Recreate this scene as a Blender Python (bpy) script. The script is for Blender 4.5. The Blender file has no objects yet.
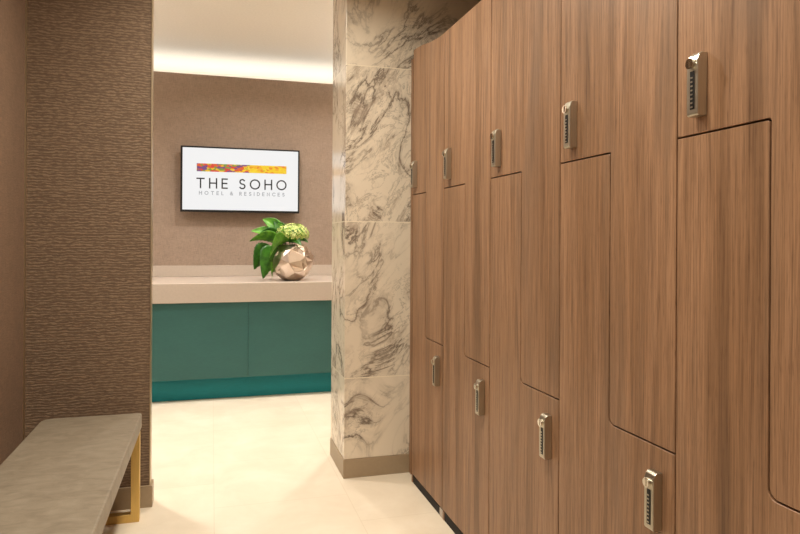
import bpy, bmesh, math, random
from mathutils import Vector, Matrix
random.seed(7)
C = bpy.context.scene.collection
S = bpy.context.scene
PI = math.pi

# ---------------------------------------------------------------- camera
cam_d = bpy.data.cameras.new('camera')
cam = bpy.data.objects.new('camera', cam_d); C.objects.link(cam)
F_PX = 650.0
cam_d.sensor_width = 36.0
cam_d.lens = 36.0 * F_PX / 800.0
cam_d.shift_y = -28.0 / 800.0
cam_d.clip_start = 0.02
cam.location = (0, 0, 1.2)
YAW = math.atan2(188, 650)
cam.rotation_euler = (Matrix.Rotation(-YAW, 4, 'Z') @ Matrix.Rotation(PI/2, 4, 'X') @ Matrix.Rotation(0.0055, 4, 'Z')).to_euler()
S.camera = cam
S.view_settings.view_transform = 'Standard'
S.view_settings.look = 'None'
S.view_settings.gamma = 1
S.view_settings.use_curve_mapping = False
S.view_settings.exposure = 0.22
S.cycles.max_bounces = 8
S.cycles.diffuse_bounces = 6
w = bpy.data.worlds.new('world'); S.world = w; w.use_nodes = True
w.node_tree.nodes['Background'].inputs[0].default_value = (1, 0.9, 0.78, 1)
w.node_tree.nodes['Background'].inputs[1].default_value = 0.05

# ---------------------------------------------------------------- lights
def area(name, loc, size, power, col=(1, .86, .68), rot=(0, 0, 0), spread=PI, size_y=None):
    l = bpy.data.lights.new(name, 'AREA')
    l.energy = power; l.color = col; l.spread = spread
    if size_y: l.shape = 'RECTANGLE'; l.size = size; l.size_y = size_y
    else: l.shape = 'DISK'; l.size = size
    o = bpy.data.objects.new(name, l); C.objects.link(o)
    o.location = loc; o.rotation_euler = rot
    return o
WARM = (1, .93, .78)
NEUT = (1, .945, .87)
# ceiling downlights over the locker aisle
area('aisle_downlight', (0.22, 2.45, 2.60), .14, 19, WARM, spread=2.7)
area('aisle_downlight', (0.15, 1.20, 2.60), .20, 16, WARM, spread=2.5)
area('aisle_downlight', (0.05, -0.4, 2.60), .50, 24, WARM)
# lobby downlights
area('lobby_downlight', (-0.95, 4.15, 2.88), .18, 21, NEUT, spread=2.2)
area('lobby_downlight', (0.35, 4.75, 2.88), .16, 14, NEUT, spread=2.4)
area('lobby_downlight', (1.30, 4.75, 2.88), .18, 13, NEUT, spread=2.4)
# cove strip standing behind the top of the lobby's rear wall, washing the ceiling
area('cove_light', (0.3, 6.65, 2.56), 4.6, 14, NEUT, rot=(PI, 0, 0), size_y=.60)
# unseen fill lights added at the lobby sides to brighten its ceiling
area('ceiling_fill_light', (2.1, 5.0, 2.45), .3, 32, NEUT, rot=(PI, 0, 0), size_y=2.2)
area('ceiling_fill_light', (-1.7, 5.0, 2.45), .3, 32, NEUT, rot=(PI, 0, 0), size_y=2.2)

# ---------------------------------------------------------------- materials
def lin(r, g, b):
    f = lambda c: (c/255/12.92) if c/255 <= .04045 else ((c/255+.055)/1.055)**2.4
    return (f(r), f(g), f(b), 1)

class NT:
    def __init__(s, name, rough=.5, metal=0.0, spec=.5):
        s.m = bpy.data.materials.new(name); s.m.use_nodes = True
        s.t = s.m.node_tree; s.b = s.t.nodes['Principled BSDF']
        s.b.inputs['Roughness'].default_value = rough
        s.b.inputs['Metallic'].default_value = metal
        s.b.inputs['Specular IOR Level'].default_value = spec
    def n(s, typ, **kw):
        n = s.t.nodes.new(typ)
        for k, v in kw.items():
            if hasattr(n, k) and k not in n.inputs.keys(): setattr(n, k, v)
            else: n.inputs[k].default_value = v
        return n
    def l(s, a, b): s.t.links.new(a, b)
    def pos(s, scale=(1, 1, 1), loc=(0, 0, 0), rot=(0, 0, 0), obj=False):
        if obj: src = s.n('ShaderNodeTexCoord').outputs['Object']
        else: src = s.n('ShaderNodeNewGeometry').outputs['Position']
        mp = s.n('ShaderNodeMapping')
        mp.inputs['Scale'].default_value = scale; mp.inputs['Location'].default_value = loc
        mp.inputs['Rotation'].default_value = rot
        s.l(src, mp.inputs['Vector']); return mp.outputs['Vector']
    def noise(s, vec, scale=1, detail=4, rough=.5, dist=0):
        n = s.n('ShaderNodeTexNoise', Scale=scale, Detail=detail, Roughness=rough, Distortion=dist)
        s.l(vec, n.inputs['Vector']); return n.outputs['Fac']
    def ramp(s, fac, stops, interp='LINEAR'):
        r = s.n('ShaderNodeValToRGB'); cr = r.color_ramp; cr.interpolation = interp
        while len(cr.elements) < len(stops): cr.elements.new(.5)
        for e, (p, c) in zip(cr.elements, stops):
            e.position = p; e.color = c if len(c) == 4 else (*c, 1)
        s.l(fac, r.inputs['Fac']); return r.outputs['Color']
    def mix(s, fac, a, b, mode='MIX'):
        n = s.n('ShaderNodeMix', data_type='RGBA', blend_type=mode)
        for sock, v in ((n.inputs[0], fac), (n.inputs[6], a), (n.inputs[7], b)):
            if isinstance(v, (int, float)): sock.default_value = v
            elif isinstance(v, tuple): sock.default_value = v
            else: s.l(v, sock)
        return n.outputs[2]
    def math(s, op, a, b=None, clamp=False):
        n = s.n('ShaderNodeMath', operation=op, use_clamp=clamp)
        for i, v in enumerate((a, b)):
            if v is None: continue
            if isinstance(v, (int, float)): n.inputs[i].default_value = v
            else: s.l(v, n.inputs[i])
        return n.outputs[0]
    def sep(s, vec):
        n = s.n('ShaderNodeSeparateXYZ'); s.l(vec, n.inputs[0]); return n.outputs
    def base(s, c):
        if isinstance(c, tuple): s.b.inputs['Base Color'].default_value = c
        else: s.l(c, s.b.inputs['Base Color'])
    def bump(s, h, strength=.3, dist=.01):
        b = s.n('ShaderNodeBump', Strength=strength, Distance=dist)
        s.l(h, b.inputs['Height']); s.l(b.outputs[0], s.b.inputs['Normal'])

def plain(name, col, rough=.5, metal=0, spec=.5, emit=None, es=1):
    t = NT(name, rough, metal, spec); t.base(col)
    v = t.pos(); f = t.noise(v, 60, 3)
    t.base(t.mix(1.0, col, t.ramp(f, [(0, (.93,)*3), (1, (1.07,)*3)]), 'MULTIPLY'))
    if emit:
        t.b.inputs['Emission Color'].default_value = emit
        t.b.inputs['Emission Strength'].default_value = es
    return t.m

def wood():
    t = NT('walnut_laminate', .42, 0, .4)
    g = t.pos((1, 1, 1))
    x, y, z = t.sep(g)
    # veneer leaves: every half column shifts the figure
    leaf = t.math('FLOOR', t.math('DIVIDE', t.math('SUBTRACT', y, .6875), .485))
    cmb = t.n('ShaderNodeCombineXYZ')
    t.l(t.math('ADD', x, t.math('MULTIPLY', leaf, 3.7)), cmb.inputs[0]); t.l(y, cmb.inputs[1])
    t.l(t.math('ADD', z, t.math('MULTIPLY', leaf, 1.3)), cmb.inputs[2])
    def vec(sc):
        mp = t.n('ShaderNodeMapping'); mp.inputs['Scale'].default_value = sc
        t.l(cmb.outputs[0], mp.inputs['Vector']); return mp.outputs['Vector']
    # slow warp so that streaks meander into cathedrals
    warp = t.noise(vec((1, 5, .8)), 1, 2, .5)
    wv = t.n('ShaderNodeCombineXYZ')
    t.l(t.math('ADD', y, t.math('MULTIPLY', t.math('SUBTRACT', warp, .5), .10)), wv.inputs[1])
    t.l(t.math('MULTIPLY', z, .035), wv.inputs[2]); t.l(t.math('MULTIPLY', leaf, 5.1), wv.inputs[0])
    broad = t.noise(wv.outputs[0], 14, 3, .55)
    mid = t.noise(wv.outputs[0], 75, 4, .65, .4)
    fine = t.noise(vec((1, 260, 4)), 1, 3, .65)
    pore = t.noise(vec((1, 520, 26)), 1, 2, .5)
    c = t.ramp(broad, [(.25, lin(104, 77, 56)), (.42, lin(138, 104, 77)), (.60, lin(158, 122, 94)), (.75, lin(126, 98, 76))])
    c = t.mix(.8, c, t.ramp(mid, [(.3, (.56, .50, .46)), (.47, (.98, .97, .96)), (.7, (1.16, 1.13, 1.10))]), 'MULTIPLY')
    c = t.mix(1, c, t.ramp(fine, [(.3, (.66, .63, .60)), (.55, (1.05, 1.05, 1.05)), (.8, (1.18, 1.17, 1.15))]), 'MULTIPLY')
    c = t.mix(.6, c, t.ramp(pore, [(.33, (.62, .58, .55)), (.43, (1, 1, 1))]), 'MULTIPLY')
    # greyish smoky streaks
    smoke = t.noise(vec((1, 9, .9)), 1, 3, .6, .5)
    c = t.mix(t.ramp(smoke, [(.56, (0,)*3), (.72, (.45,)*3)]), c, lin(112, 90, 74))
    t.base(c); t.bump(fine, .08, .001)
    return t.m

def marble():
    t = NT('veined_marble', .2, 0, .5)
    g = t.pos(); x, y, z = t.sep(g)
    row = t.math('FLOOR', t.math('DIVIDE', t.math('SUBTRACT', z, .498), .786))
    cmb = t.n('ShaderNodeCombineXYZ')
    t.l(t.math('ADD', x, t.math('MULTIPLY', row, 1.77)), cmb.inputs[0]); t.l(t.math('ADD', y, t.math('MULTIPLY', row, .7)), cmb.inputs[1])
    t.l(z, cmb.inputs[2])
    def vec(sc, rot=(0, 0, 0)):
        mr = t.n('ShaderNodeMapping'); mr.inputs['Rotation'].default_value = rot; t.l(cmb.outputs[0], mr.inputs['Vector'])
        mp = t.n('ShaderNodeMapping'); mp.inputs['Scale'].default_value = sc
        t.l(mr.outputs['Vector'], mp.inputs['Vector']); return mp.outputs['Vector']
    v = vec((1.7, 1.7, .95), (0, math.radians(-35), 0))
    n1 = t.noise(v, 2.3, 7, .62, .9)
    v1 = t.math('ABSOLUTE', t.math('SUBTRACT', n1, .5))
    n2 = t.noise(v, 5.5, 8, .68, 1.2)
    v2 = t.math('ABSOLUTE', t.math('SUBTRACT', n2, .52))
    msk = t.noise(vec((1.2, 1.2, .6), (0, -.6, 0)), 3.1, 3, .5)
    m1 = t.ramp(v1, [(0, (1,)*3), (.006, (.8,)*3), (.022, (.22,)*3), (.07, (0,)*3)])
    m2 = t.ramp(v2, [(0, (.65,)*3), (.006, (.3,)*3), (.022, (0,)*3)])
    mm = t.ramp(msk, [(.42, (0.0,)*3), (.58, (1,)*3)])
    base = t.mix(t.noise(v, 1.7, 4), lin(236, 224, 206), lin(218, 203, 182))
    c = t.mix(t.mix(1, m1, t.ramp(msk, [(.36, (.12,)*3), (.55, (1,)*3)]), 'MULTIPLY'), base, lin(118, 104, 92))
    c = t.mix(t.mix(1, m2, mm, 'MULTIPLY'), c, lin(98, 86, 76))
    cloud = t.noise(v, 5, 8, .75, .5)
    c = t.mix(t.mix(1, t.ramp(cloud, [(.53, (0,)*3), (.60, (.5,)*3), (.75, (.65,)*3)]), mm, 'MULTIPLY'), c, lin(160, 143, 127))
    # horizontal joint
    fr = t.math('FRACT', t.math('DIVIDE', t.math('SUBTRACT', z, .498), .786))
    jt = t.math('LESS_THAN', fr, .0055)
    c = t.mix(jt, c, lin(238, 226, 204))
    t.base(c)
    return t.m

def ripple(name, cA, cB, pitch=.0125, strength=.5):
    t = NT(name, .6, 0, .3)
    x, y, z = t.sep(t.pos())
    d = t.noise(t.pos((26, 26, 60)), 1, 3, .6)
    ph = t.math('ADD', t.math('MULTIPLY', z, 2*PI/pitch), t.math('MULTIPLY', d, 13))
    h = t.math('ADD', t.math('MULTIPLY', t.math('SINE', ph), .5), .5)
    brk = t.noise(t.pos((48, 48, 110)), 1, 2)
    h2 = t.math('MULTIPLY', h, t.ramp(brk, [(.35, (.25,)*3), (.6, (1,)*3)]))
    c = t.ramp(h2, [(.1, cA), (.75, cB)])
    vert = t.noise(t.pos((700, 700, 30)), 1, 2)
    c = t.mix(.3, c, t.ramp(vert, [(.3, (.8,)*3), (.7, (1.15,)*3)]), 'MULTIPLY')
    t.base(c); t.bump(h2, strength, .002); return t.m

def weave(name, col, sc=700, strength=.25):
    t = NT(name, .7, 0, .3)
    a = t.noise(t.pos((sc*.10, sc*.10, sc)), 1, 2); b = t.noise(t.pos((sc, sc, sc*.08)), 1, 2)
    big = t.noise(t.pos((14, 14, 14)), 1, 3)
    h = t.math('ADD', a, b)
    c = t.mix(.7, col, t.ramp(t.math('MULTIPLY', h, .5), [(.36, (.74,)*3), (.64, (1.24,)*3)]), 'MULTIPLY')
    c = t.mix(.5, c, t.ramp(big, [(.3, (.9,)*3), (.7, (1.08,)*3)]), 'MULTIPLY')
    t.base(c); t.bump(h, strength, .002); return t.m

def floor_mat():
    t = NT('cream_limestone', .33, 0, .5)
    g = t.pos((1, 1, 1), (.585, .0, 0), (0, 0, 0))
    br = t.n('ShaderNodeTexBrick', offset=.5, Scale=1.0)
    br.inputs['Brick Width'].default_value = .60; br.inputs['Row Height'].default_value = .60
    br.inputs['Mortar Size'].default_value = .0022; br.inputs['Mortar Smooth'].default_value = .2
    br.inputs['Color1'].default_value = (1, 1, 1, 1); br.inputs['Color2'].default_value = (.965, .96, .955, 1)
    br.inputs['Mortar'].default_value = (.90, .88, .85, 1)
    sw = t.n('ShaderNodeSeparateXYZ'); t.l(g, sw.inputs[0])
    cb = t.n('ShaderNodeCombineXYZ'); t.l(sw.outputs[1], cb.inputs[0]); t.l(sw.outputs[0], cb.inputs[1])
    t.l(cb.outputs[0], br.inputs['Vector'])
    n = t.noise(t.pos(), 3.5, 7, .62, .5)
    c = t.ramp(n, [(.3, lin(224, 210, 189)), (.55, lin(233, 220, 200)), (.75, lin(238, 227, 210))])
    c = t.mix(1, c, br.outputs['Color'], 'MULTIPLY')
    t.base(c)
    t.l(t.ramp(t.noise(t.pos(), 9, 4), [(.3, (.28,)*3), (.7, (.42,)*3)]), t.b.inputs['Roughness'])
    return t.m

def leather():
    t = NT('grey_leather', .48, 0, .4)
    n = t.noise(t.pos((1.6, 3, 1)), 9, 7, .65, .7)
    c = t.ramp(n, [(.3, lin(126, 114, 98)), (.5, lin(140, 128, 111)), (.72, lin(152, 140, 123))])
    f = t.noise(t.pos(), 260, 3)
    c = t.mix(.4, c, t.ramp(f, [(.3, (.88,)*3), (.7, (1.08,)*3)]), 'MULTIPLY')
    t.base(c); t.bump(f, .12, .001); return t.m

def metal(name, col, rough, streak=True):
    t = NT(name, rough, 1.0)
    f = t.noise(t.pos((400, 400, 20)), 1, 2)
    t.base(t.mix(.5, col, t.ramp(f, [(.3, (.86,)*3), (.7, (1.1,)*3)]), 'MULTIPLY')); return t.m

def teal(name, col):
    t = NT(name, .5, 0, .35)
    a = t.noise(t.pos((30, 30, 240)), 1, 3); b = t.noise(t.pos((3, 3, 9)), 1, 4)
    c = t.mix(.5, col, t.ramp(a, [(.3, (.85,)*3), (.7, (1.12,)*3)]), 'MULTIPLY')
    c = t.mix(.5, c, t.ramp(b, [(.3, (.9,)*3), (.7, (1.08,)*3)]), 'MULTIPLY')
    t.base(c); return t.m

def leaf_mat(name, a, b):
    t = NT(name, .42, 0, .45)
    n = t.noise(t.pos(obj=True), 24, 3)
    t.base(t.ramp(n, [(.35, a), (.65, b)]))
    t.b.inputs['Subsurface Weight'].default_value = 0.0
    return t.m

M = dict(
    wood=wood(), marble=marble(), floor=floor_mat(), leather=leather(),
    ripple=ripple('rippled_wallcovering', lin(108, 88, 72), lin(140, 118, 97)),
    side=weave('plum_brown_wallcovering', lin(126, 102, 84), 330, .35),
    linen=weave('linen_wallcovering', lin(156, 137, 122), 420, .2),
    ceil=plain('ceiling_paint', lin(242, 236, 224), .8),
    bboard=plain('taupe_skirting', lin(160, 140, 114), .4),
    trim=metal('corner_trim_metal', lin(190, 172, 145), .4),
    gold=metal('brushed_brass', lin(220, 186, 116), .36),
    nickel=metal('brushed_nickel', lin(196, 190, 176), .34),
    chrome=metal('polished_chrome', lin(225, 220, 210), .12),
    black=plain('black_plastic', lin(14, 12, 12), .4),
    dark=plain('dark_carcass', lin(24, 18, 15), .8),
    slab=plain('taupe_quartz', lin(190, 177, 165), .25),
    teal=teal('teal_panel', lin(54, 99, 96)),
    tealk=teal('deep_teal_plinth', lin(4, 124, 132)),
    ink=plain('black_ink', lin(20, 20, 22), .5),
    grey=plain('grey_ink', lin(120, 120, 122), .5),
    rose=metal('rose_gold_facets', lin(222, 206, 192), .30),
    leafA=leaf_mat('leaf_green', lin(52, 108, 18), lin(98, 158, 40)),
    leafB=leaf_mat('leaf_deep_green', lin(28, 78, 14), lin(60, 116, 28)),
    petal=leaf_mat('lime_petal', lin(168, 188, 92), lin(208, 216, 140)),
    stem=plain('stem_green', lin(92, 104, 44), .5),
)
def screen_mat():
    t = NT('lit_screen', .25); col = lin(246, 246, 246)
    t.base((.02, .02, .02, 1)); t.b.inputs['Emission Color'].default_value = col
    t.b.inputs['Emission Strength'].default_value = .80
    return t.m
M['screen'] = screen_mat()
def strip_mat():
    t = NT('painted_strip_on_screen', .3)
    t.base((.02, .02, .02, 1))
    wv = t.pos((34, 1, 60), obj=True, rot=(0, .5, 0))
    n = t.noise(wv, .7, 2, .5, .8)
    vo = t.n('ShaderNodeTexVoronoi', Scale=1.0); 
    mx = t.mix(.5, wv, t.noise(wv, 1.4, 2)); t.l(wv, vo.inputs['Vector'])
    r = t.sep(vo.outputs['Color'])[0]
    lft = t.ramp(r, [(0, lin(230, 90, 40)), (.25, lin(120, 70, 130)), (.45, lin(240, 190, 30)), (.62, lin(130, 150, 60)), (.8, lin(220, 60, 50))], 'CONSTANT')
    rgt = t.ramp(r, [(0, lin(250, 205, 20)), (.35, lin(240, 140, 30)), (.55, lin(252, 215, 40)), (.8, lin(248, 180, 30))], 'CONSTANT')
    xx = t.sep(t.pos(obj=True))[0]
    f = t.math('ADD', t.math('MULTIPLY', xx, 1.6), t.math('ADD', .40, t.math('MULTIPLY', t.math('SUBTRACT', n, .5), 1.2)), True)
    c = t.mix(t.ramp(f, [(.4, (0,)*3), (.5, (1,)*3)]), lft, rgt)
    t.l(c, t.b.inputs['Emission Color']); t.b.inputs['Emission Strength'].default_value = .80
    return t.m
M['strip'] = strip_mat()
def ink_em(name, v):
    t = NT(name, .3); t.base((.01, .01, .01, 1))
    t.b.inputs['Emission Color'].default_value = lin(v, v, min(v+2, 255)); t.b.inputs['Emission Strength'].default_value = 1
    return t.m
M['ink'] = ink_em('screen_black_lettering', 14); M['grey'] = ink_em('screen_grey_lettering', 150)

# ---------------------------------------------------------------- helpers
def obj(name, bm, m, parent=None, smooth=False, bevel=0, seg=2):
    me = bpy.data.meshes.new(name); bm.normal_update(); bm.to_mesh(me); bm.free()
    for mm in (m if isinstance(m, (list, tuple)) else [m]): me.materials.append(mm)
    o = bpy.data.objects.new(name, me); C.objects.link(o)
    if parent is not None: o.parent = parent
    if smooth:
        for p in me.polygons: p.use_smooth = True
    if bevel:
        md = o.modifiers.new('bevel', 'BEVEL'); md.width = bevel; md.segments = seg; md.limit_method = 'ANGLE'
    return o
def thing(name, label, cat, loc=(0, 0, 0), group=None):
    o = bpy.data.objects.new(name, None); C.objects.link(o); o.location = loc
    o.empty_display_size = .05
    o['label'] = label; o['category'] = cat
    if group: o['group'] = group
    return o
def tag(o, label, cat, group=None):
    o['label'] = label; o['category'] = cat
    if group: o['group'] = group
    return o
def struct(name, bm, m, **k):
    o = obj(name, bm, m, **k); o['kind'] = 'structure'; return o
def box(bm, a, b, mi=0):
    vs = [bm.verts.new((x, y, z)) for z in (a[2], b[2]) for x, y in ((a[0], a[1]), (b[0], a[1]), (b[0], b[1]), (a[0], b[1]))]
    for f in ((0, 3, 2, 1), (4, 5, 6, 7), (0, 1, 5, 4), (1, 2, 6, 5), (2, 3, 7, 6), (3, 0, 4, 7)):
        fc = bm.faces.new([vs[i] for i in f]); fc.material_index = mi
    return bm
def bx(a, b): return box(bmesh.new(), a, b)
def prism(bm, pts, axis, a, b):
    """extrude a 2D outline along an axis: 'x' -> pts are (y,z); 'y' -> (x,z); 'z' -> (x,y)"""
    def P(p, d):
        return {'x': (d, p[0], p[1]), 'y': (p[0], d, p[1]), 'z': (p[0], p[1], d)}[axis]
    A = [bm.verts.new(P(p, a)) for p in pts]; B = [bm.verts.new(P(p, b)) for p in pts]
    bm.faces.new(A); bm.faces.new(list(reversed(B)))
    n = len(pts)
    for i in range(n): bm.faces.new((A[i], B[i], B[(i+1) % n], A[(i+1) % n]))
    bmesh.ops.recalc_face_normals(bm, faces=bm.faces)
    return bm
def fillet(pts, rad, seg=6):
    out = []; n = len(pts)
    for i, (p, r) in enumerate(zip(pts, rad)):
        p = Vector(p)
        if r <= 0: out.append(tuple(p)); continue
        a = (Vector(pts[i-1]) - p).normalized(); b = (Vector(pts[(i+1) % n]) - p).normalized()
        c = p + (a + b) * r; s = p + a*r; e = p + b*r
        for k in range(seg+1):
            th = k/seg * PI/2
            out.append(tuple(c + (s-c)*math.cos(th) + (e-c)*math.sin(th)))
    return out

# ---------------------------------------------------------------- setting
YB = 5.87      # lobby rear wall
ZC = 2.61
struct('floor', bx((-2.3, -2.6, -.1), (2.8, 7.1, 0)), M['floor'])
b = bx((-.95, -2.6, ZC), (1.55, 3.24, ZC+.1))
struct('ceiling', b, M['ceil'])
struct('ceiling_lobby', bx((-2.3, 3.20, 2.90), (2.9, 7.10, 3.00)), M['ceil'])
struct('wall_cove', bx((-2.3, 7.0, 2.3), (2.8, 7.10, 2.90)), M['ceil'])
struct('wall_header', bx((-2.3, 3.10, 2.61), (2.8, 3.20, 3.00)), M['ceil'])
struct('wall_back', bx((-2.3, YB, 0), (2.8, YB+.1, ZC)), M['linen'])
struct('wall_lobby_left', bx((-2.4, 3.22, 0), (-2.3, 7.0, 2.90)), M['linen'])
struct('wall_lobby_right', bx((2.8, 3.575, 0), (2.9, 7.0, 2.90)), M['linen'])
struct('wall_left', bx((-.88, -2.6, 0), (-.766, 3.10, ZC)), M['side'])
struct('wall_front_left', bx((-2.3, 3.10, 0), (-.264, 3.16, ZC)), M['ripple'])
struct('wall_rear', bx((-.88, -2.7, 0), (1.55, -2.6, ZC)), M['side'])
struct('wall_right', bx((1.44, -2.6, 0), (1.54, 3.20, ZC)), M['marble'])
struct('wall_front_right', bx((.640, 3.20, .095), (2.8, 3.575, 2.899)), M['marble'], bevel=.002)
# unseen bulkhead added to shade the marble above the lockers
struct('shade_bulkhead', bx((.60, -2.6, 2.50), (1.44, 3.20, ZC)), M['ceil'])
struct('trim_2', bx((-.264, 3.096, .095), (-.260, 3.164, ZC)), M['trim'])        # metal edge of the rippled wall
struct('trim_3', bx((-.766, 3.090, 0), (-.760, 3.10, ZC)), M['trim'])             # thin bead in the corner
struct('baseboard_left', bx((-.766, -2.6, 0), (-.754, 3.088, .095)), M['bboard'], bevel=.002)
b = bx((-.752, 3.086, 0), (-.250, 3.0999, .095)); box(b, (-.264, 3.0999, 0), (-.250, 3.17, .095))
struct('baseboard_front_left', b, M['bboard'])
b = bx((.636, 3.196, 0), (1.438, 3.575, .095))
struct('baseboard_right', b, M['bboard'], bevel=.002)
struct('trim_4', prism(bmesh.new(), [(.980, .0), (1.43, .0), (1.43, 2.12), (.980, 2.12)], 'y', 3.165, 3.195), M['wood'])

# ---------------------------------------------------------------- lockers
FX = .955; TH = .018; G = .0021; H1 = 1.418; H2 = .742; TOP = 2.088; BOT = .042; W = .485
def lock_parts(door, yc, ztop):
    """door-mounted keyless lock: nickel housing, round turn knob, dark code window with wheels"""
    w2, h, d = .0155, .128, .024
    pts = [(FX, ztop-h), (FX-d+.003, ztop-h), (FX-d, ztop-h+.004), (FX-d, ztop-.016), (FX-d+.004, ztop-.005), (FX-d+.010, ztop), (FX, ztop)]
    obj('lock_housing', prism(bmesh.new(), pts, 'y', yc-w2, yc+w2), M['nickel'], door, bevel=.0015)
    x0 = FX-d
    bm = bx((x0-.0012, yc-.0070, ztop-.115), (x0+.001, yc+.0045, ztop-.038))
    obj('code_window', bm, M['black'], door)
    bm = bmesh.new()
    for i in range(8):
        z = ztop-.112+i*.0085
        box(bm, (x0-.0022, yc-.0035, z), (x0-.0008, yc+.0020, z+.0030))
    obj('code_wheel', bm, M['nickel'], door)
    bm = bmesh.new()
    mat = Matrix.Translation((x0-.003, yc, ztop-.023)) @ Matrix.Rotation(PI/2, 4, 'Y')
    bmesh.ops.create_cone(bm, cap_ends=True, segments=24, radius1=.0105, radius2=.0090, depth=.010, matrix=mat)
    box(bm, (x0-.0100, yc-.0022, ztop-.031), (x0-.007, yc+.0022, ztop-.015))
    obj('turn_knob', bm, M['chrome'], door)

def locker(y0, far, label):
    y1 = y0 + W; ym = y0 + W/2
    t = thing('locker', label, 'locker', (FX+.2, ym, 0), 'walnut lockers along the right wall')
    T = Vector(t.location)
    def part(name, bm, m, **k):
        o = obj(name, bm, m, t, **k); o.data.transform(Matrix.Translation(-T)); return o
    ye = y1 - (.034 if far else 0)
    if far: tops = [(ye-G, 2.137), (2.93, 2.122), (2.82, 2.103), (2.72, 2.091), (2.66, TOP), (y0+G, TOP)]
    else: tops = [(ye-G, TOP), (y0+G, TOP)]
    # carcass
    pr = [(y0+.0006, BOT-.004)] + [(ye-.0006, BOT-.004)] + [(max(min(p[0], ye-.0006), y0+.0006), p[1]-.001) for p in tops]
    part('cabinet_body', prism(bmesh.new(), pr, 'x', FX+TH+.001, 1.43), M['dark'])
    # upper L-shaped door
    pts = list(tops) + [(y0+G, H2+G), (ym-G, H2+G), (ym-G, H1+G), (ye-G, H1+G)]
    rad = [0]*len(tops) + [0, .020, .006, 0]
    up = part('door', prism(bmesh.new(), fillet(pts, rad), 'x', FX, FX+TH), M['wood'], bevel=.0009, seg=1)
    up['label'] = 'upper L-shaped walnut door'
    pts = [(ye-G, BOT), (y0+G, BOT), (y0+G, H2-G), (ym+G, H2-G), (ym+G, H1-G), (ye-G, H1-G)]
    rad = [0, 0, 0, .020, .006, 0]
    lo = part('door', prism(bmesh.new(), fillet(pts, rad), 'x', FX, FX+TH), M['wood'], bevel=.0009, seg=1)
    lo['label'] = 'lower L-shaped walnut door'
    for d, yc, zt in ((up, ye-.073 if not far else ye-.055, 1.580), (lo, y0+.056, .688)):
        n0 = set(d.children)
        lock_parts(d, yc, zt)
        for c in d.children: c.data.transform(Matrix.Translation(-T))
    # feet / plinth blocks
    part('foot', bx((FX+.001, y0+.001, 0), (1.40, y0+.036, BOT-.005)), M['slab'])
    part('foot', bx((FX+.001, ye-.020, 0), (1.40, ye-.002, BOT-.005)), M['wood'])
    part('plinth', bx((FX+.003, y0+.038, 0), (1.10, ye-.022, BOT-.005)), M['dark'])
    return t
labels = ['tall walnut locker column nearest the camera, cut by the right edge of the photo',
          'second nearest walnut locker column, lowest lock of all on its lower door',
          'middle one of the five tall walnut locker columns',
          'walnut locker column second from the marble wall',
          'farthest walnut locker column, touching the marble wall, top curving up']
for i, lb in enumerate(labels): locker(.6875 + i*W, i == 4, lb)

# ---------------------------------------------------------------- bench
t = thing('bench', 'low grey leather topped bench on brass sled legs along left wall', 'bench', (-.478, 2.2, 0))
T = Vector(t.location)
BX0, BX1, BY0, BY1 = -.668, -.283, 1.40, 2.985
pts = fillet([(BX0, BY0), (BX1, BY0), (BX1, BY1), (BX0, BY1)], [.03, .02, .02, .045])
o = obj('seat', prism(bmesh.new(), pts, 'z', .388, .45), M['leather'], t, bevel=.007, seg=3)
o.data.transform(Matrix.Translation(-T))
bm = bx((BX0+.02, BY0+.02, .376), (BX1-.02, BY1-.02, .388)); o = obj('seat_base', bm, M['dark'], t); o.data.transform(Matrix.Translation(-T))
for y in (1.47, 2.940):
    bm = bmesh.new(); q = .034; xa, xb = BX0+.03, BX1-.006
    box(bm, (xa, y, 0), (xb, y+.034, .012)); 
    bm.free(); bm = bmesh.new()
    outer = [(xa, 0), (xb, 0), (xb, .376), (xa, .376)]; inner = [(xa+q, q), (xb-q, q), (xb-q, .376-q), (xa+q, .376-q)]
    ds = (y, y+.036)
    V = [[bm.verts.new((p[0], d, p[1])) for p in L] for d in ds for L in (outer, inner)]
    for i in range(4):
        j = (i+1) % 4
        bm.faces.new((V[0][i], V[0][j], V[1][j], V[1][i])); bm.faces.new((V[2][i], V[3][i], V[3][j], V[2][j]))
        bm.faces.new((V[0][i], V[2][i], V[2][j], V[0][j])); bm.faces.new((V[1][i], V[1][j], V[3][j], V[3][i]))
    bmesh.ops.recalc_face_normals(bm, faces=bm.faces)
    o = obj('leg', bm, M['gold'], t, bevel=.001, seg=1); o.data.transform(Matrix.Translation(-T))

# ---------------------------------------------------------------- counter
CF = 4.95; CT = .868
cx0, cx1 = -1.9, 2.4
t = thing('counter_base', 'long teal panelled counter front with deep teal recessed plinth', 'counter', (.2, 5.3, 0))
T = Vector(t.location)
def P(o): o.data.transform(Matrix.Translation(-T)); return o
for a, b_ in ((cx0, .262), (.2635, cx1)):
    P(obj('front_panel', bx((a, CF+.02, .166), (b_, CF+.04, .725)), M['teal'], t, bevel=.001, seg=1))
P(obj('cabinet_body', bx((cx0, CF+.041, .166), (cx1, YB-.003, .724)), M['dark'], t))
o = P(obj('plinth', bx((cx0, 5.055, 0), (cx1, YB-.003, .165)), M['tealk'], t)); o['label'] = 'deep teal recessed plinth'
t = thing('worktop', 'thick pale taupe worktop along the rear wall under the television', 'worktop', (.2, 5.4, .726))
T = Vector(t.location)
P(obj('slab', bx((cx0-.02, CF, .726), (cx1+.02, YB-.001, CT)), M['slab'], t, bevel=.003))
P(obj('backsplash', bx((cx0-.02, YB-.022, CT+.0005), (cx1+.02, YB-.001, .962)), M['slab'], t, bevel=.002))

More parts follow.
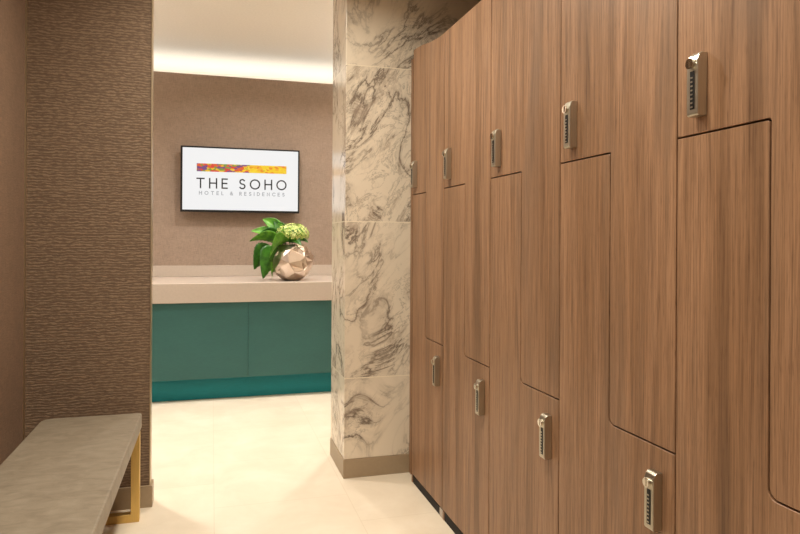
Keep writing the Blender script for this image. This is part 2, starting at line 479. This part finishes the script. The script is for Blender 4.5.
# ---------------------------------------------------------------- television
tx0, tx1, tz0, tz1 = -.258, .742, 1.422, 1.980
TY = 5.78
t = thing('television', 'black framed flat television showing a white slide with hotel logo', 'television', (.242, YB, 1.7))
T = Vector(t.location)
P(obj('casing', bx((tx0, TY, tz0), (tx1, TY+.04, tz1)), M['black'], t, bevel=.003))
P(obj('wall_bracket', bx((.05, TY+.041, 1.56), (.43, YB-.001, 1.86)), M['black'], t))
SCR = P(obj('screen', bx((tx0+.016, TY-.0012, tz0+.018), (tx1-.014, TY+.001, tz1-.014)), M['screen'], t))
SW = tx1-tx0; cxm = (tx0+tx1)/2
# coloured strip: px 197..285 of 181..299 ; rows 163..172 of the screen
sx0, sx1 = tx0+.130*SW, tx0+.885*SW
o = P(obj('logo_strip', bx((sx0, TY-.0022, 1.766), (sx1, TY-.0013, 1.834)), M['strip'], t)); o['label'] = 'yellow, orange and purple painted strip'
ARC = lambda cx, cz, rx, rz, a0, a1, n=16: [(cx+rx*math.cos(math.radians(a0+(a1-a0)*i/n)), cz+rz*math.sin(math.radians(a0+(a1-a0)*i/n))) for i in range(n+1)]
GL = {
 'T': (.72, [[(.36, 0), (.36, 1)], [(0, 1), (.72, 1)]]),
 'H': (.72, [[(0, 0), (0, 1)], [(.72, 0), (.72, 1)], [(0, .52), (.72, .52)]]),
 'E': (.52, [[(.52, 0), (0, 0), (0, 1), (.52, 1)], [(0, .52), (.48, .52)]]),
 'O': (1.0, [ARC(.5, .5, .5, .5, 0, 360, 28)]),
 'S': (.56, [ARC(.28, .75, .25, .25, 35, 270, 12) + ARC(.28, .25, .28, .25, 90, -150, 12)[1:]]),
 'L': (.46, [[(0, 1), (0, 0), (.46, 0)]]),
 'I': (.02, [[(0, 0), (0, 1)]]),
 'D': (.72, [[(0, 0), (0, 1), (.25, 1)] + ARC(.25, .5, .47, .5, 90, -90, 14)[1:] + [(0, 0)]]),
 'R': (.56, [[(0, 0), (0, 1), (.28, 1)] + ARC(.28, .75, .25, .25, 90, -90, 10)[1:] + [(0, .5)], [(.26, .5), (.56, 0)]]),
 'N': (.70, [[(0, 0), (0, 1), (.70, 0), (.70, 1)]]),
 'C': (.80, [ARC(.5, .5, .5, .5, 45, 315, 20)]),
 '&': (.72, [[(.72, 0), (.16, .72)] + ARC(.33, .80, .18, .20, 200, -40, 10) + ARC(.28, .25, .27, .25, 110, 350, 12) + [(.68, .45)]]),
}
def write(text, x0, x1, z0, h, th, mat, name, lab):
    gap, space = .38, .48
    wsum = 0; lay = []
    for i, ch in enumerate(text):
        if ch == ' ': wsum += space; continue
        lay.append((ch, wsum)); wsum += GL[ch][0] + gap
    wsum -= gap
    # letter spacing is stretched so that the line fills x0..x1
    nat = sum(GL[c][0] for c in text if c != ' ')*h
    k = ((x1-x0) - nat) / (wsum*h - nat)
    x = x0
    for ch in text:
        if ch == ' ': x += space*h*k; continue
        bm = bmesh.new()
        for pl in GL[ch][1]:
            L = [Vector((x+p[0]*h, z0+p[1]*h)) for p in pl]
            closed = (L[0]-L[-1]).length < 1e-5
            if closed: L = L[:-1]
            n = len(L); lft, rgt = [], []
            for i, p in enumerate(L):
                a = L[i-1] if (i or closed) else None; b = L[(i+1) % n] if (i < n-1 or closed) else None
                d1 = (p-a).normalized() if a is not None else (b-p).normalized()
                d2 = (b-p).normalized() if b is not None else d1
                n1, n2 = Vector((-d1.y, d1.x)), Vector((-d2.y, d2.x))
                m = (n1+n2); m = m.normalized() if m.length > .2 else n1
                k2 = min(1/max(m.dot(n1), .45), 2.0)
                e = Vector((0, 0))
                if a is None: e = -d1*th/2
                if b is None: e = d1*th/2
                lft.append(p+e+m*th/2*k2); rgt.append(p+e-m*th/2*k2)
            F = [[bm.verts.new((q.x, yy, q.y)) for q in side] for yy in (TY-.0022, TY-.0013) for side in (lft, rgt)]
            for i in range(n if closed else n-1):
                j = (i+1) % n
                bm.faces.new((F[0][i], F[0][j], F[1][j], F[1][i])); bm.faces.new((F[2][i], F[3][i], F[3][j], F[2][j]))
                bm.faces.new((F[0][i], F[2][i], F[2][j], F[0][j])); bm.faces.new((F[1][i], F[1][j], F[3][j], F[3][i]))
        x += (GL[ch][0] + gap*k)*h
        bmesh.ops.recalc_face_normals(bm, faces=bm.faces)
        P(obj(name, bm, mat, SCR))['label'] = lab
write('THE SOHO', sx0+.004, sx1-.004, 1.628, .078, .0115, M['ink'], 'letter', 'large black letter')
write('HOTEL & RESIDENCES', sx0+.022, sx1-.018, 1.570, .027, .0055, M['grey'], 'letter', 'small grey letter')

# ---------------------------------------------------------------- vase
VX, VY, VR = .613, 5.20, .172
t = thing('vase', 'round faceted rose gold vase holding a green hydrangea on worktop', 'vase', (VX, VY, CT+.001))
rng = random.Random(21)
bm = bmesh.new(); pts = []
N = 120
for i in range(N):
    z = 1-2*(i+.5)/N; a = i*2.39996 + rng.uniform(-.35, .35); r = math.sqrt(1-z*z)
    k = rng.uniform(.96, 1.04)
    pts.append(Vector((r*math.cos(a)*k, r*math.sin(a)*k, z*k + rng.uniform(-.04, .04))))
for p in pts: bm.verts.new(p)
r = bmesh.ops.convex_hull(bm, input=bm.verts[:])
bmesh.ops.delete(bm, geom=[v for v in bm.verts if not v.link_faces], context='VERTS')
# crumple: push some face centres inward
fs = [f for f in bm.faces]
for f in fs:
    if f.is_valid and rng.random() < .45 and abs(f.calc_center_median().z) < .75:
        n = f.normal.copy(); c = f.calc_center_median()
        res = bmesh.ops.poke(bm, faces=[f]); 
        for v in res['verts']: v.co = c - c.normalized()*rng.uniform(.03, .07)
bmesh.ops.bisect_plane(bm, geom=bm.verts[:]+bm.edges[:]+bm.faces[:], plane_co=(0, 0, .80), plane_no=(0, 0, 1), clear_outer=True)
bmesh.ops.bisect_plane(bm, geom=bm.verts[:]+bm.edges[:]+bm.faces[:], plane_co=(0, 0, -.92), plane_no=(0, 0, -1), clear_outer=True)
eb = [e for e in bm.edges if e.is_boundary and e.verts[0].co.z < 0]
bmesh.ops.contextual_create(bm, geom=eb)
bmesh.ops.recalc_face_normals(bm, faces=bm.faces)
for v in bm.verts: v.co = Vector((v.co.x*VR, v.co.y*VR, (v.co.z+.92)*VR*.96))
o = obj('vase_body', bm, M['rose'], t)
md = o.modifiers.new('solid', 'SOLIDIFY'); md.thickness = .005; md.offset = -1

# ---------------------------------------------------------------- hydrangea in the vase
MZ = CT + 1.72*VR*.96 + .002
t = thing('hydrangea', 'lime green hydrangea bloom with large green leaves in faceted vase', 'plant', (VX, VY, MZ))
T = Vector(t.location)
hc = Vector((VX+.002, VY-.02, CT+.362))
bm = bmesh.new()
bmesh.ops.create_icosphere(bm, subdivisions=3, radius=1, matrix=Matrix.Translation(hc) @ Matrix.Diagonal((.104, .098, .066, 1)))
for f in bm.faces: f.material_index = 1
for i in range(170):
    z = 1-1.35*(i+.5)/170; a = i*2.39996; rr = math.sqrt(max(0, 1-z*z))
    d = Vector((rr*math.cos(a), rr*math.sin(a), z))
    c = hc + Vector((d.x*.118, d.y*.112, d.z*.080)) + Vector([rng.uniform(-.006, .006) for _ in range(3)])
    d = (d + Vector([rng.uniform(-.35, .35) for _ in range(3)])).normalized()
    q = d.to_track_quat('Z', 'Y').to_matrix(); ph = rng.uniform(0, PI)
    for k in range(4):
        th = ph + k*PI/2
        R = .0118*rng.uniform(.85, 1.2)
        loc = [(0, 0, 0), (R*.75, -R*.55, .002), (R*1.25, 0, .0045), (R*.75, R*.55, .002)]
        vs = []
        for lx, ly, lz in loc:
            p = Vector((lx*math.cos(th)-ly*math.sin(th), lx*math.sin(th)+ly*math.cos(th), lz+.004))
            vs.append(bm.verts.new(c + q @ p))
        bm.faces.new(vs)
o = obj('flower_head', bm, [M['petal'], M['leafA']], t); o.data.transform(Matrix.Translation(-T))
# stems
def tube(bm, pts, r, n=8):
    rings = []
    for i, p in enumerate(pts):
        p = Vector(p); d = (Vector(pts[min(i+1, len(pts)-1)]) - Vector(pts[max(i-1, 0)])).normalized()
        q = d.to_track_quat('Z', 'Y').to_matrix()
        rings.append([bm.verts.new(p + q @ Vector((r*math.cos(2*PI*k/n), r*math.sin(2*PI*k/n), 0))) for k in range(n)])
    for a, b in zip(rings, rings[1:]):
        for k in range(n): bm.faces.new((a[k], a[(k+1) % n], b[(k+1) % n], b[k]))
    bm.faces.new(list(reversed(rings[0]))); bm.faces.new(rings[-1])
bm = bmesh.new(); tube(bm, [(VX, VY, CT+.06), (VX-.01, VY, CT+.2), (hc.x, hc.y, hc.z-.03)], .005)
o = obj('stem', bm, M['stem'], t, smooth=True); o.data.transform(Matrix.Translation(-T))
def leaf(a, b, width, lift, twist, m):
    """ovate leaf from a to b, bulging upward by lift, rolled by twist about its axis"""
    a, b = Vector(a), Vector(b); L = (b-a).length
    ax = (b-a).normalized(); side0 = ax.cross(Vector((0, 0, 1))).normalized()
    if side0.length < .1: side0 = Vector((1, 0, 0))
    side = Matrix.Rotation(twist, 3, ax) @ side0; up = side.cross(ax)
    bm = bmesh.new(); NL, NW = 18, 6; rows = []
    for i in range(NL+1):
        s = i/NL
        c = a + ax*L*s + Vector((0, 0, 1))*lift*math.sin(PI*s) 
        wd = width*.5*(math.sin(PI*min(s**.72, 1))**.8 if 0 < s < 1 else 0) * (1-.15*s)
        wd *= 1 + (.07 if i % 2 else -.03)
        row = []
        for j in range(-NW, NW+1):
            f = j/NW
            row.append(bm.verts.new(c + side*wd*f + up*(wd*.35*abs(f)**1.4 + .0025*math.cos(i*PI)*abs(f))))
        rows.append(row)
    for r0, r1 in zip(rows, rows[1:]):
        for k in range(2*NW): bm.faces.new((r0[k], r0[k+1], r1[k+1], r1[k]))
    bmesh.ops.remove_doubles(bm, verts=bm.verts, dist=.0002)
    # petiole reaching back toward the mouth of the vase
    rd = Vector((a.x-VX, a.y-VY, 0)); rd = rd.normalized() * min(rd.length, .070)
    tube(bm, [a + ax*.01, a - ax*.008, Vector((VX, VY, MZ+.022)) + rd*1.1, Vector((VX, VY, MZ-.005)) + rd*.8, Vector((VX, VY, MZ-.07)) + rd*.3], .0022, 6)
    o = obj('leaf', bm, m, t, smooth=True); o.data.transform(Matrix.Translation(-T))
    md = o.modifiers.new('solid', 'SOLIDIFY'); md.thickness = .0008
def PX(px, py, dy):                       # point beside the vase, measured from its foot
    return Vector((VX + (px-293.5)*.0083, VY+dy, CT + (279.5-py)*.0080))
for (p0, p1, wd, lf, tw, m) in [
    (PX(284, 243, -.02), PX(253, 241, -.05), .120, .040, .85, 'leafA'),
    (PX(282, 238, .03), PX(255, 231, .04), .110, .020, -.9, 'leafA'),
    (PX(284, 234, .05), PX(266, 219, .06), .120, .020, -1.1, 'leafA'),
    (PX(288, 238, .05), PX(277, 221, .06), .110, .015, -1.2, 'leafB'),
    (PX(284, 240, .02), PX(260, 236, .03), .130, .030, .9, 'leafB'),
    (PX(288, 240, -.09), PX(270, 257, -.19), .170, .050, .95, 'leafA'),
    (PX(279, 247, -.06), PX(265, 277, -.12), .200, .030, 1.4, 'leafB'),
    (PX(281, 246, .02), PX(274, 277, -.06), .190, .030, 1.2, 'leafA'),
    (PX(275, 246, .05), PX(258, 269, .03), .180, .030, 1.2, 'leafB'),
    (PX(290, 240, -.06), PX(300, 245, -.15), .080, .020, .5, 'leafB'),
    (PX(296, 240, -.02), PX(308, 242, -.06), .070, .012, .5, 'leafB'),
]:
    leaf(p0, p1, wd, lf, tw, M[m])
